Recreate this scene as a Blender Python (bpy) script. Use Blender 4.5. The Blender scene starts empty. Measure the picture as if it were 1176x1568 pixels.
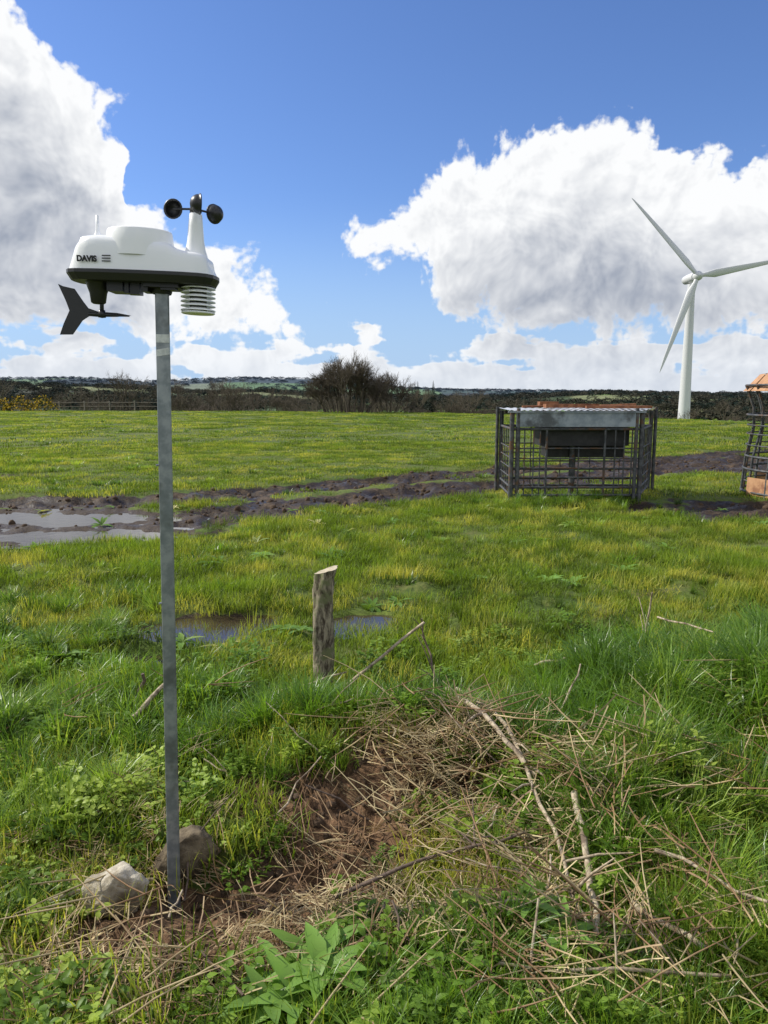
import bpy, math, random
import numpy as np
from mathutils import Vector, Matrix
R=math.radians
scene=bpy.context.scene
random.seed(7); rng=np.random.default_rng(7)
H=1.6
# ------------------------------------------------------------------ utils
def frac(a): return a-np.floor(a)
def hsh(ix,iy,s): return frac(np.sin(ix*127.1+iy*311.7+s*74.7)*43758.5453)
def vnoise(x,y,s=0):
    x=np.asarray(x,float); y=np.asarray(y,float)
    ix=np.floor(x); iy=np.floor(y); fx=x-ix; fy=y-iy
    fx=fx*fx*(3-2*fx); fy=fy*fy*(3-2*fy)
    a=hsh(ix,iy,s); b=hsh(ix+1,iy,s); c=hsh(ix,iy+1,s); d=hsh(ix+1,iy+1,s)
    return (a+(b-a)*fx)*(1-fy)+(c+(d-c)*fx)*fy
def fbm(x,y,s=0,o=4):
    t=0; a=.5; n=0
    for i in range(o):
        t=t+a*vnoise(x*2**i+i*17.3,y*2**i-i*9.1,s+i); n+=a; a*=.5
    return t/n
def sstep(a,b,x):
    t=np.clip((x-a)/(b-a),0,1); return t*t*(3-2*t)
class MB:
    def __init__(s): s.v=[]; s.f=[]; s.m=[]; s.t=[]; s.sm=[]
    def add(s,vs,fs,mat=0,tip=None,smooth=True):
        o=len(s.v); s.v.extend([tuple(p) for p in vs])
        s.t.extend(tip if tip is not None else [0.5]*len(vs))
        for f in fs:
            s.f.append(tuple(i+o for i in f)); s.m.append(mat); s.sm.append(smooth)
    def tube(s,pts,rad,seg=8,mat=0,cap=True,smooth=True,rough=0):
        pts=[Vector(p) for p in pts]
        if not hasattr(rad,'__len__'): rad=[rad]*len(pts)
        vs=[];fs=[]
        ref=None
        for i,p in enumerate(pts):
            d=(pts[min(i+1,len(pts)-1)]-pts[max(i-1,0)]).normalized()
            if ref is None:
                ref=Vector((0,0,1)) if abs(d.z)<.9 else Vector((1,0,0))
            a=d.cross(ref).normalized(); b=a.cross(d).normalized(); ref=b
            for k in range(seg):
                an=2*math.pi*k/seg; r=rad[i]*(1+random.uniform(-rough,rough))
                vs.append(p+a*math.cos(an)*r+b*math.sin(an)*r)
        for i in range(len(pts)-1):
            for k in range(seg):
                k2=(k+1)%seg
                fs.append((i*seg+k,i*seg+k2,(i+1)*seg+k2,(i+1)*seg+k))
        s.add(vs,fs,mat,smooth=smooth)
        if cap:
            s.add(vs[:seg],[tuple(range(seg))],mat,smooth=False)
            s.add(vs[-seg:],[tuple(range(seg))],mat,smooth=False)
    def box(s,c,size,mat=0,rot=None):
        c=Vector(c); x,y,z=[q/2 for q in size]
        vs=[Vector((i*x,j*y,k*z)) for i in(-1,1) for j in(-1,1) for k in(-1,1)]
        if rot is not None: vs=[rot@q for q in vs]
        vs=[q+c for q in vs]
        s.add(vs,[(0,1,3,2),(4,6,7,5),(0,4,5,1),(2,3,7,6),(0,2,6,4),(1,5,7,3)],mat,smooth=False)
    def lathe(s,prof,center,seg=24,mat=0,sx=1,sy=1,M=None,smooth=True):
        c=Vector(center); vs=[];fs=[]
        for r,z in prof:
            for k in range(seg):
                a=2*math.pi*k/seg; q=Vector((math.cos(a)*r*sx,math.sin(a)*r*sy,z))
                if M is not None: q=M@q
                vs.append(q+c)
        for i in range(len(prof)-1):
            for k in range(seg):
                k2=(k+1)%seg; fs.append((i*seg+k,i*seg+k2,(i+1)*seg+k2,(i+1)*seg+k))
        s.add(vs,fs,mat,smooth=smooth)
    def leaf(s,base,d,up,L,W,mat=0,bend=.3,fold=.25):
        base=Vector(base); d=Vector(d).normalized(); up=Vector(up)
        side=d.cross(up).normalized(); n=side.cross(d).normalized()
        prof=[(0,.08),(.2,.7),(.5,1),(.78,.65),(1,.02)]
        vs=[];fs=[];tp=[]
        for q,w in prof:
            c=base+d*(L*q)-n*(bend*L*q*q)
            vs+= [c-side*(W*w*.5)+n*(fold*W*w*.5), c, c+side*(W*w*.5)+n*(fold*W*w*.5)]; tp+=[.3+.7*q]*3
        for i in range(4):
            o=i*3; fs+=[(o,o+1,o+4,o+3),(o+1,o+2,o+5,o+4)]
        s.add(vs,fs,mat,tp)
    def obj(s,name,mats,parent=None,link=True,bevel=0,sub=0):
        me=bpy.data.meshes.new(name); me.from_pydata(s.v,[],s.f)
        for m in mats: me.materials.append(m)
        me.polygons.foreach_set('material_index',s.m); me.polygons.foreach_set('use_smooth',s.sm)
        at=me.attributes.new('tip','FLOAT','POINT'); at.data.foreach_set('value',np.array(s.t,dtype=np.float32))
        me.update()
        ob=bpy.data.objects.new(name,me)
        if link: scene.collection.objects.link(ob)
        if parent: ob.parent=parent
        return ob
def empty(name,loc=(0,0,0)):
    e=bpy.data.objects.new(name,None); e.location=loc; scene.collection.objects.link(e); return e
# ------------------------------------------------------------------ node helpers
class NT:
    def __init__(s,tree): s.t=tree; s.n=tree.nodes; s.l=tree.links
    def node(s,ty,**kw):
        n=s.n.new(ty)
        for k,v in kw.items(): setattr(n,k,v)
        return n
    def put(s,sock,val):
        if isinstance(val,bpy.types.NodeSocket): s.l.new(val,sock)
        else: sock.default_value=val
    def math(s,op,a,b=None,c=None,clamp=False):
        n=s.node('ShaderNodeMath',operation=op,use_clamp=clamp)
        s.put(n.inputs[0],a)
        if b is not None: s.put(n.inputs[1],b)
        if c is not None: s.put(n.inputs[2],c)
        return n.outputs[0]
    def vmath(s,op,a,b=None):
        n=s.node('ShaderNodeVectorMath',operation=op); s.put(n.inputs[0],a)
        if b is not None: s.put(n.inputs[1],b)
        return n.outputs['Value'] if op in('LENGTH','DOT_PRODUCT','DISTANCE') else n.outputs[0]
    def mix(s,f,a,b,blend='MIX'):
        n=s.node('ShaderNodeMix',data_type='RGBA',blend_type=blend)
        s.put(n.inputs[0],f)
        for sk,v in((n.inputs[6],a),(n.inputs[7],b)):
            if isinstance(v,tuple) and len(v)==3: v=(*v,1)
            s.put(sk,v)
        return n.outputs[2]
    def mr(s,x,a,b,c=0.,d=1.,smooth=True):
        n=s.node('ShaderNodeMapRange',interpolation_type='SMOOTHSTEP' if smooth else 'LINEAR'); s.put(n.inputs[0],x)
        for i,v in zip((1,2,3,4),(a,b,c,d)): s.put(n.inputs[i],v)
        return n.outputs[0]
    def noise(s,vec,scale,detail=4,rough=.5,dist=0.,dim='3D'):
        n=s.node('ShaderNodeTexNoise',noise_dimensions=dim); s.put(n.inputs['Vector'],vec)
        n.inputs['Scale'].default_value=scale; n.inputs['Detail'].default_value=detail
        n.inputs['Roughness'].default_value=rough; n.inputs['Distortion'].default_value=dist
        return n.outputs[0]
    def attr(s,name,out='Fac'):
        n=s.node('ShaderNodeAttribute',attribute_name=name); return n.outputs[out]
def newmat(name):
    m=bpy.data.materials.new(name); m.use_nodes=True; m.node_tree.nodes.clear(); return m,NT(m.node_tree)
def finish(T,sh):
    o=T.node('ShaderNodeOutputMaterial'); T.l.new(sh,o.inputs[0]); return o
def princ(T,col,rough=.6,metal=0.,spec=.5,normal=None):
    p=T.node('ShaderNodeBsdfPrincipled')
    if isinstance(col,tuple): col=(*col[:3],1)
    T.put(p.inputs['Base Color'],col); T.put(p.inputs['Roughness'],rough); T.put(p.inputs['Metallic'],metal)
    p.inputs['Specular IOR Level'].default_value=spec
    if normal is not None: T.l.new(normal,p.inputs['Normal'])
    return p.outputs[0]
def bump(T,h,strength=.5,dist=.01):
    b=T.node('ShaderNodeBump'); b.inputs['Strength'].default_value=strength; b.inputs['Distance'].default_value=dist
    T.l.new(h,b.inputs['Height']); return b.outputs[0]
def pos(T): return T.node('ShaderNodeNewGeometry').outputs['Position']
def objco(T): return T.node('ShaderNodeTexCoord').outputs['Object']
def surf_mat(name,c1,c2,scale=20,rough=.6,metal=0.,bs=.3,bd=.003,spec=.5,c3=None,sc3=4,th3=(.5,.65)):
    m,T=newmat(name); P=objco(T)
    n=T.noise(P,scale,4,.6); col=T.mix(T.mr(n,.35,.65),c1,c2)
    if c3 is not None: col=T.mix(T.mr(T.noise(P,sc3,4,.65),th3[0],th3[1]),col,c3)
    finish(T,princ(T,col,rough,metal,spec,bump(T,n,bs,bd))); return m
def leaf_mat(name,c_base,c_tip,c_alt,trans=.4,rough=.45,spec=.4,nscale=1.2,altth=(.5,.75),tcol=1.6,vr=(.58,1.34)):
    m,T=newmat(name)
    tip=T.attr('tip'); rnd=T.node('ShaderNodeObjectInfo').outputs['Random']
    P=pos(T)
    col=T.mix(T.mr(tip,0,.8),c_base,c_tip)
    n=T.noise(P,nscale,1,.6)
    f=T.math('ADD',T.math('MULTIPLY',n,.7),T.math('MULTIPLY',rnd,.35))
    col=T.mix(T.mr(f,altth[0],altth[1]),col,c_alt)
    hs=T.node('ShaderNodeHueSaturation'); T.put(hs.inputs['Value'],T.mr(rnd,0,1,vr[0],vr[1],False)); T.l.new(col,hs.inputs['Color'])
    col=hs.outputs[0]
    p=princ(T,col,rough,0,spec)
    tr=T.node('ShaderNodeBsdfTranslucent'); T.l.new(T.mix(1.,col,(tcol,tcol*1.0,tcol*.5),'MULTIPLY'),tr.inputs[0])
    mx=T.node('ShaderNodeMixShader'); mx.inputs[0].default_value=trans
    T.l.new(p,mx.inputs[1]); T.l.new(tr.outputs[0],mx.inputs[2]); finish(T,mx.outputs[0]); return m
# ------------------------------------------------------------------ terrain functions
TRA=np.array([(-11,11.2),(-5.8,11.5),(-3.46,11.9),(-2.16,13.2),(.15,14.8),(2.45,16.4),(7.1,19.4),(12.1,23),(20,27)],float)
TRB=np.array([(-10,7.6),(-4.3,8.7),(-2.68,9.75),(-1.73,10.7),(-.49,11.9),(2.05,13.9),(6.0,16.6),(9.5,18.8),(18,22)],float)
def pdist(x,y,P):
    d=np.full(np.shape(x),1e9)
    for (ax,ay),(bx,by) in zip(P[:-1],P[1:]):
        vx,vy=bx-ax,by-ay; t=np.clip(((x-ax)*vx+(y-ay)*vy)/(vx*vx+vy*vy),0,1)
        d=np.minimum(d,np.hypot(x-ax-t*vx,y-ay-t*vy))
    return d
def blob(x,y,cx,cy,rx,ry): return np.hypot((x-cx)/rx,(y-cy)/ry)
PUD=[(-5.0,10.15,1.9,.66),(-3.5,8.85,1.45,.52),(-6.2,9.1,1.4,.5),(-1.15,5.2,.52,.40),(-.2,5.25,.36,.28),(.75,5.1,.25,.12),(-1.4,4.5,.3,.13)]
PZ=[-.05,-.05,-.05,-.03,-.03,-.03,-.03]
def puddle_f(x,y):
    w=(fbm(x*2.6,y*2.6,5,4)-.5)*1.15
    m=np.full(np.shape(x),9.)
    for c in PUD: m=np.minimum(m,blob(x,y,*c)+w)
    return m
def mud_f(x,y):
    w=(fbm(x*1.6,y*1.6,11,4)-.5)
    a=1-sstep(.40,.88,pdist(x,y,TRA)+w*.9)
    b=1-sstep(.52,1.08,pdist(x,y,TRB)+w*1.0)
    m=np.maximum(a,b)
    m=np.maximum(m,1-sstep(.7,1.15,blob(x,y,-5.0,9.6,3.4,1.45)+w*.9))
    m=np.maximum(m,1-sstep(.6,1.1,blob(x,y,5.6,10.5,2.9,1.35)+w*1.1))
    m=np.maximum(m,1-sstep(.6,1.1,blob(x,y,7.9,17.8,4.4,2.6)+w*1.3))
    m=np.maximum(m,1-sstep(.6,1.1,blob(x,y,1.6,13.5,1.7,1.05)+w*1.0))
    m=np.maximum(m,.8*(1-sstep(.5,1.1,blob(x,y,-7.6,15.2,1.4,.5)+w*1.3)))
    m=np.maximum(m,.9*(1-sstep(.8,1.2,puddle_f(x,y))))
    return np.clip(m,0,1)
DIRT=[(-.10,2.78,.46,.24),(-.5,2.17,.42,.2),(-.68,2.24,.27,.16),(.22,2.62,.28,.14),(-.75,1.95,.36,.16),(-.22,2.42,.32,.16),(0.02,3.05,.3,.12),(.05,2.2,.2,.08),(.45,2.9,.15,.1),(-.45,1.95,.3,.12)]
def dirt_f(x,y):
    w=(fbm(x*5,y*5,21,4)-.5); m=0
    for c in DIRT: m=np.maximum(m,1-sstep(.65,1.3,blob(x,y,*c)+w*1.5))
    return m
def edge_r(a): return np.interp(a,[-.6,-.5,-.1,.1,.5,.7],[84,82,70,62,44,40])
UA=lambda u:(u-588)/1186.
RID2=([UA(u) for u in(-300,0,120,230,300,370,480,560,620,700,850,950,1176,1500)],[.012,.017,.019,.014,.0170,.0195,.0185,.012,.009,.0065,.005,.0028,.001,.005])
RID1=([UA(u) for u in(-300,0,120,240,330,400,520,620,700,850,940,1176,1500)],[.006,.009,.008,.005,.002,.005,.000,-.003,-.005,-.001,.001,-.004,-.006])
def hgt(x,y):
    x=np.asarray(x,float); y=np.asarray(y,float)
    r=np.hypot(x,y); az=np.arctan2(x,y); a=np.tan(np.clip(az,-.75,.75))
    z=.26*np.exp(-(((x-.08)/.5)**2+((y-3.15)/.28)**2))
    z=z+.46*np.exp(-(((x-2.5)/1.0)**2+((y-3.4)/.9)**2))
    z=z+.12*np.exp(-(((x-.95)/.4)**2+((y-2.7)/.4)**2))
    near=1-sstep(5,9,r)
    z=z+near*(fbm(x*2.6,y*2.6,3,4)-.5)*.24*sstep(.3,1.4,r)
    d=dirt_f(x,y)*(1-sstep(4,6,r))
    z=z+d*((fbm(x*14,y*14,4,3)-.5)*.10-.03)
    z=z+(fbm(x*.35,y*.35,8,3)-.5)*.10*sstep(4,14,r)
    m=mud_f(x,y)*(1-sstep(28,40,r))
    z=z-m*.08+m*(fbm(x*3.2,y*3.2,9,4)-.5)*.28
    pf=puddle_f(x,y)
    k=1-sstep(1.0,1.6,pf); z=z*(1-k*.8)
    z=z-.10*(1-sstep(.5,1.25,pf))
    e=edge_r(a); s=np.maximum(r-e,0)
    drop=-(s*s/(s+40))*.075
    drop=np.maximum(drop,-16)
    rd1=np.interp(a,*RID1)*1100+H+(fbm(x*.006,y*.006,31,3)-.5)*9
    rd2=np.interp(a,*RID2)*3200+H+(fbm(x*.0022,y*.0022,33,3)-.5)*16
    w1=sstep(350,1100,r); w2=sstep(1100,1700,r); w3=sstep(1800,3200,r); w4=sstep(3300,6000,r)
    z=z+drop*(1-w1)+rd1*w1*(1-w2)+(-16)*w2*(1-w3)+rd2*w3-w4*(rd2+120)
    z=z+(fbm(x*.02,y*.02,35,3)-.5)*4*sstep(120,300,r)
    return z
def hz(x,y): return float(hgt(np.array([x]),np.array([y]))[0])
# ------------------------------------------------------------------ ground mesh
fa=np.radians(np.linspace(-42,42,560)); ba=np.radians(np.linspace(42,318,100)[1:-1])
ang=np.concatenate([fa,ba]); na=len(ang)
rr=np.concatenate([[.15,.4,.7,1.0],np.exp(np.linspace(math.log(1.2),math.log(7000),860))]); nr=len(rr)
RR,AA=np.meshgrid(rr,ang,indexing='ij'); X=RR*np.sin(AA); Y=RR*np.cos(AA)
Z=hgt(X,Y)
verts=np.stack([X,Y,Z],-1).reshape(-1,3)
i=np.arange(nr-1)[:,None]; j=np.arange(na)[None,:]; j2=(j+1)%na
faces=np.stack([i*na+j+0*i,(i+1)*na+j,(i+1)*na+j2,i*na+j2],-1).reshape(-1,4)
me=bpy.data.meshes.new('ground')
nv=len(verts); c0=nv
verts=np.vstack([verts,[[0,0,hz(0,.05)]]])
tri=np.stack([np.full(na,c0),np.arange(na),(np.arange(na)+1)%na],-1)
me.vertices.add(nv+1); me.vertices.foreach_set('co',verts.ravel())
nl=faces.size+tri.size; me.loops.add(nl)
me.loops.foreach_set('vertex_index',np.concatenate([faces.ravel(),tri.ravel()]).astype(np.int32))
me.polygons.add(len(faces)+len(tri))
ls=np.concatenate([np.arange(len(faces))*4,faces.size+np.arange(len(tri))*3]).astype(np.int32)
me.polygons.foreach_set('loop_start',ls)
me.update(calc_edges=True); me.validate()
me.polygons.foreach_set('use_smooth',np.ones(len(me.polygons),bool))
vx,vy=verts[:,0],verts[:,1]; vr=np.hypot(vx,vy)
mud=mud_f(vx,vy)*(1-sstep(30,45,vr)); dirt=dirt_f(vx,vy)*(1-sstep(5,7,vr)); wet=1-sstep(1.0,1.6,puddle_f(vx,vy)); wet*= (vr<40)
cell=lambda s,sd:(hsh(np.floor((vx+vnoise(vx/s,vy/s,sd)*s*.8)/s),np.floor((vy*.6+vnoise(vx/s,vy/s,sd+3)*s*.8)/s),sd))
fc=cell(130,41); fc=np.where(vr>900,cell(330,43),fc)
pal=np.array([(.13,.22,.045),(.035,.04,.02),(.16,.25,.06),(.045,.05,.028),(.06,.09,.03),(.05,.075,.026),(.20,.22,.10),(.03,.038,.022)])
fcol=pal[np.clip((fc*8).astype(int),0,7)]
haze_tint=np.clip(sstep(500,4400,vr),0,1)[:,None]*.52
fcol=fcol*(1-haze_tint)+np.array([.10,.165,.28])*haze_tint  # aerial haze painted into the far ground colour, bluer with distance
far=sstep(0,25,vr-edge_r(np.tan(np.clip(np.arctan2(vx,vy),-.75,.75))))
for nm,v in(('mud',mud),('dirt',dirt),('wet',wet),('far',far)):
    a=me.attributes.new(nm,'FLOAT','POINT'); a.data.foreach_set('value',v.astype(np.float32))
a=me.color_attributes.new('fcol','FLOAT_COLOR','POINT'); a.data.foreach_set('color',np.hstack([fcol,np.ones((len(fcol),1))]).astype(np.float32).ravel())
ground=bpy.data.objects.new('ground',me); scene.collection.objects.link(ground)
m,T=newmat('ground_soil_and_turf'); P=pos(T)
n1=T.noise(P,.35,2,.6); n2=T.noise(P,3.5,3,.65); n3=T.noise(P,28,4,.65)
g=T.mix(T.mr(n1,.35,.65),(.075,.125,.017),(.13,.17,.025))
g=T.mix(T.mr(n2,.45,.72),g,(.15,.14,.042)); g=T.mix(T.mr(n3,.3,.7),T.mix(.55,g,(.03,.04,.01)),g)
mudc=T.mix(T.mr(n3,.3,.7),(.016,.010,.006),(.055,.036,.020)); mudc=T.mix(T.mr(n2,.52,.78),mudc,(.12,.082,.05)); mudc=T.mix(T.attr('wet'),mudc,(.05,.034,.021))
dirc=T.mix(T.mr(n3,.3,.7),(.045,.025,.012),(.19,.11,.058))
mf=T.mr(T.math('ADD',T.attr('mud'),T.math('MULTIPLY',T.math('SUBTRACT',n2,.5),1.2)),.30,.46)
df=T.mr(T.math('ADD',T.attr('dirt'),T.math('MULTIPLY',T.math('SUBTRACT',n3,.5),.8)),.2,.5)
col=T.mix(mf,g,mudc); col=T.mix(df,col,dirc)
fn=T.mix(T.mr(T.noise(P,.15,3,.7),.35,.7),(.60,.60,.60),(1.2,1.2,1.2))
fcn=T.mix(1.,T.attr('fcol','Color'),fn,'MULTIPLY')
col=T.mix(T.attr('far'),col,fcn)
ro=T.math('SUBTRACT',.92,T.math('MULTIPLY',T.math('MULTIPLY',mf,T.mr(n2,.35,.6,1.,.3)),.52))
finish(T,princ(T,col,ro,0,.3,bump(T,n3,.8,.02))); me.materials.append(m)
# water
m,T=newmat('puddle_water'); P=pos(T)
n=T.noise(P,9,3,.5); finish(T,princ(T,(.05,.036,.023),.05,0,.5,bump(T,n,.35,.006))); MW=m
for k,(cx,cy,rx,ry) in enumerate(PUD):
    b=MB(); zz=PZ[k]
    vs=[(cx,cy,zz)]+[(cx+rx*1.4*math.cos(q*math.pi/16),cy+ry*1.4*math.sin(q*math.pi/16),zz+k*.0002) for q in range(32)]
    b.add(vs,[(0,1+q,1+(q+1)%32) for q in range(32)]); b.obj('puddle',[MW])
# ------------------------------------------------------------------ materials
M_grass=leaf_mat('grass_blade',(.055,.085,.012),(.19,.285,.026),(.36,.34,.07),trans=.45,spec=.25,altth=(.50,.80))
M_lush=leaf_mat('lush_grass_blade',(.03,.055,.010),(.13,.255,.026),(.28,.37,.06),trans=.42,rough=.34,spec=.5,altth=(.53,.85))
M_weed=leaf_mat('weed_leaf',(.07,.12,.02),(.15,.26,.03),(.28,.35,.06),trans=.38,spec=.25)
M_dock=leaf_mat('dock_leaf',(.11,.18,.035),(.17,.30,.05),(.38,.35,.14),trans=.35,altth=(.58,.7),vr=(.85,1.3))
M_straw=leaf_mat('dry_straw',(.32,.23,.11),(.66,.54,.30),(.22,.13,.065),trans=.2,rough=.6,nscale=5,altth=(.47,.67),tcol=1.1)
M_stick=surf_mat('dead_stick',(.26,.20,.13),(.46,.38,.27),60,.8,c3=(.13,.09,.06),sc3=12)
M_stickd=surf_mat('dark_stick',(.08,.055,.04),(.16,.11,.08),60,.8)
M_bark=surf_mat('winter_bark',(.06,.048,.034),(.125,.10,.070),3,.9)
M_con=surf_mat('conifer_foliage',(.015,.028,.018),(.03,.045,.025),2,.9)
M_clod=surf_mat('soil_clod',(.035,.021,.011),(.10,.062,.035),60,.95)
# ------------------------------------------------------------------ scatter by geometry nodes
def scatter(name,pts,rot,scl,idx,protos):
    coll=bpy.data.collections.new(name+'_parts')
    for k,o in enumerate(protos): o.name=f'{name}_part_{k:02d}'; coll.objects.link(o)
    me=bpy.data.meshes.new(name); n=len(pts)
    me.vertices.add(n); me.vertices.foreach_set('co',np.asarray(pts,np.float32).ravel())
    a=me.attributes.new('rot','FLOAT_VECTOR','POINT'); a.data.foreach_set('vector',np.asarray(rot,np.float32).ravel())
    a=me.attributes.new('scl','FLOAT_VECTOR','POINT'); a.data.foreach_set('vector',np.asarray(scl,np.float32).ravel())
    a=me.attributes.new('idx','INT','POINT'); a.data.foreach_set('value',np.asarray(idx,np.int32))
    ob=bpy.data.objects.new(name,me); scene.collection.objects.link(ob)
    ng=bpy.data.node_groups.new(name,'GeometryNodeTree')
    ng.interface.new_socket('Geometry',in_out='INPUT',socket_type='NodeSocketGeometry')
    ng.interface.new_socket('Geometry',in_out='OUTPUT',socket_type='NodeSocketGeometry')
    N=ng.nodes; L=ng.links
    gi=N.new('NodeGroupInput'); go=N.new('NodeGroupOutput')
    mp=N.new('GeometryNodeMeshToPoints'); ip=N.new('GeometryNodeInstanceOnPoints'); ci=N.new('GeometryNodeCollectionInfo')
    ci.inputs['Collection'].default_value=coll; ci.inputs['Separate Children'].default_value=True; ci.inputs['Reset Children'].default_value=True
    ip.inputs['Pick Instance'].default_value=True
    def na_(nm,ty):
        q=N.new('GeometryNodeInputNamedAttribute'); q.data_type=ty; q.inputs['Name'].default_value=nm
        return [o for o in q.outputs if o.enabled and o.name=='Attribute'][0]
    L.new(gi.outputs[0],mp.inputs[0]); L.new(mp.outputs[0],ip.inputs['Points']); L.new(ci.outputs[0],ip.inputs['Instance'])
    L.new(na_('idx','INT'),ip.inputs['Instance Index']); L.new(na_('rot','FLOAT_VECTOR'),ip.inputs['Rotation']); L.new(na_('scl','FLOAT_VECTOR'),ip.inputs['Scale'])
    L.new(ip.outputs[0],go.inputs[0])
    md=ob.modifiers.new('gn','NODES'); md.node_group=ng
    return ob
def grass_proto(n,rad,l0,l1,w,lean,mat,seg=3,clump=False):
    b=MB()
    for _ in range(n):
        a=random.uniform(0,6.283); q=rad*math.sqrt(random.random())
        if clump: q*=.5
        px,py=q*math.cos(a),q*math.sin(a)
        az=random.uniform(0,6.283) if not clump else a+random.gauss(0,.5)
        L=random.uniform(l0,l1); ln=abs(random.gauss(lean,.25)); ln=min(ln,1.3)
        dx,dy=math.cos(az),math.sin(az); sa=az+1.57+random.uniform(-.6,.6); sx,sy=math.cos(sa),math.sin(sa)
        vs=[];tp=[];fs=[]
        for k in range(seg+1):
            s=k/seg; ho=ln*L*(.25*s+.55*s*s); ve=L*(s-.42*ln*s*s); ww=w*.5*(1-.92*s**1.6)
            c=(px+dx*ho,py+dy*ho,ve-.01)
            vs+=[(c[0]-sx*ww,c[1]-sy*ww,c[2]),(c[0]+sx*ww,c[1]+sy*ww,c[2])]; tp+=[s,s]
        for k in range(seg): fs.append((2*k,2*k+1,2*k+3,2*k+2))
        b.add(vs,fs,0,tp)
    return b.obj('p',[mat],link=False)
def straw_proto(n,rad,l0,l1,w,tilt,mat):
    b=MB()
    for _ in range(n):
        a=random.uniform(0,6.283); q=rad*math.sqrt(random.random())
        p=Vector((q*math.cos(a),q*math.sin(a),random.uniform(.0,.035)))
        az=random.gauss(0,.5)+random.choice((0,3.14)); el=random.gauss(0,tilt); L=random.uniform(l0,l1)
        d=Vector((math.cos(az)*math.cos(el),math.sin(az)*math.cos(el),abs(math.sin(el))))
        s=d.cross(Vector((random.gauss(0,.4),random.gauss(0,.4),1))).normalized(); cu=random.uniform(-.25,.25)
        side=Vector((-math.sin(az),math.cos(az),0)); vs=[];tp=[]; ww=w*random.uniform(.4,1)
        tv=random.random()
        for k in range(4):
            t=k/3; c=p+d*(L*t)+side*(cu*L*t*t)-Vector((0,0,.15*L*t*t))
            vs+=[c-s*ww*.5,c+s*ww*.5]; tp+=[tv,tv]
        b.add(vs,[(0,1,3,2),(2,3,5,4),(4,5,7,6)],0,tp)
    return b.obj('p',[mat],link=False)
def weed_proto(n,rad,hh,L,W,mat):
    b=MB()
    for _ in range(n):
        a=random.uniform(0,6.283); q=rad*math.sqrt(random.random()); h=random.uniform(.3,1)*hh
        p=Vector((q*math.cos(a),q*math.sin(a),0)); t=p+Vector((random.gauss(0,.15)*h,random.gauss(0,.15)*h,h))
        for k in range(random.randint(4,7)):
            f=random.uniform(.4,1); c=p.lerp(t,f); az=random.uniform(0,6.283)
            d=Vector((math.cos(az),math.sin(az),random.uniform(-.1,.6)))
            b.leaf(c,d,(0,0,1),L*random.uniform(.6,1.2),W*random.uniform(.7,1.2),0,random.uniform(.1,.5))
        s=Vector((.001,0,0)); b.add([p-s,p+s,t+s,t-s],[(0,1,2,3)],0)
    return b.obj('p',[mat],link=False)
def dock_proto(n,L,W,mat):
    b=MB()
    for k in range(n):
        az=k*2.4+random.uniform(-.3,.3)
        b.leaf((0,0,.01),(math.cos(az),math.sin(az),random.uniform(.3,1.1)),(0,0,1),L*random.uniform(.6,1.15),W*random.uniform(.7,1.1),0,random.uniform(.2,.7),.3)
    return b.obj('p',[mat],link=False)
def cone_pts(n,r0,r1,half=34,p=2.):
    r=(rng.uniform(r0**p,r1**p,n))**(1/p); a=np.radians(rng.uniform(-half,half,n)); return r*np.sin(a),r*np.cos(a)
def rots(n,tilt=.12): return np.stack([rng.normal(0,tilt,n),rng.normal(0,tilt,n),rng.uniform(0,6.283,n)],-1)
def uni(s,zf=None): return np.stack([s,s,s if zf is None else s*zf],-1)
lay=lambda x,y,dz=0.:np.stack([x,y,hgt(x,y)+dz],-1)
# near turf
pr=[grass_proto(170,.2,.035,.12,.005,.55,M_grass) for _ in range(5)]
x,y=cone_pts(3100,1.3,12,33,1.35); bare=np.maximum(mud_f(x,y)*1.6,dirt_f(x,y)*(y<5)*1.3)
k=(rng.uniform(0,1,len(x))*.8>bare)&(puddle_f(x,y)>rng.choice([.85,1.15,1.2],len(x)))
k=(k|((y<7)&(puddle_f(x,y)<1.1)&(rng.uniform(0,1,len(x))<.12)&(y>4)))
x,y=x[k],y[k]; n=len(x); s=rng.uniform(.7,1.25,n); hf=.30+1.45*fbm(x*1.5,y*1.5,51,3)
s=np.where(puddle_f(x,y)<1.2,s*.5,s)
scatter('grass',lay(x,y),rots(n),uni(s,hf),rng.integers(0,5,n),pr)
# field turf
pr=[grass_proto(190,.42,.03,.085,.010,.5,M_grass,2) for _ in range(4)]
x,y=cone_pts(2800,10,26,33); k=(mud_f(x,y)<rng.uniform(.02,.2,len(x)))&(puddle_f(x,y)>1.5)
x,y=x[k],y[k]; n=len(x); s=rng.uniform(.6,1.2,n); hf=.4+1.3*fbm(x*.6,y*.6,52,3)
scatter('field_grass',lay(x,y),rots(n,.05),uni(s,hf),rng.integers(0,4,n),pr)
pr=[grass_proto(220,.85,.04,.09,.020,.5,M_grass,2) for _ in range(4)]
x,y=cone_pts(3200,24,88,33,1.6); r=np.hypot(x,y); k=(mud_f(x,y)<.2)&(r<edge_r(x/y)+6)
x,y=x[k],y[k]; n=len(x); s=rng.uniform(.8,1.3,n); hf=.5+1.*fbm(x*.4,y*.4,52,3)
scatter('pasture_grass',lay(x,y),rots(n,.03),uni(s,hf),rng.integers(0,4,n),pr)
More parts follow.
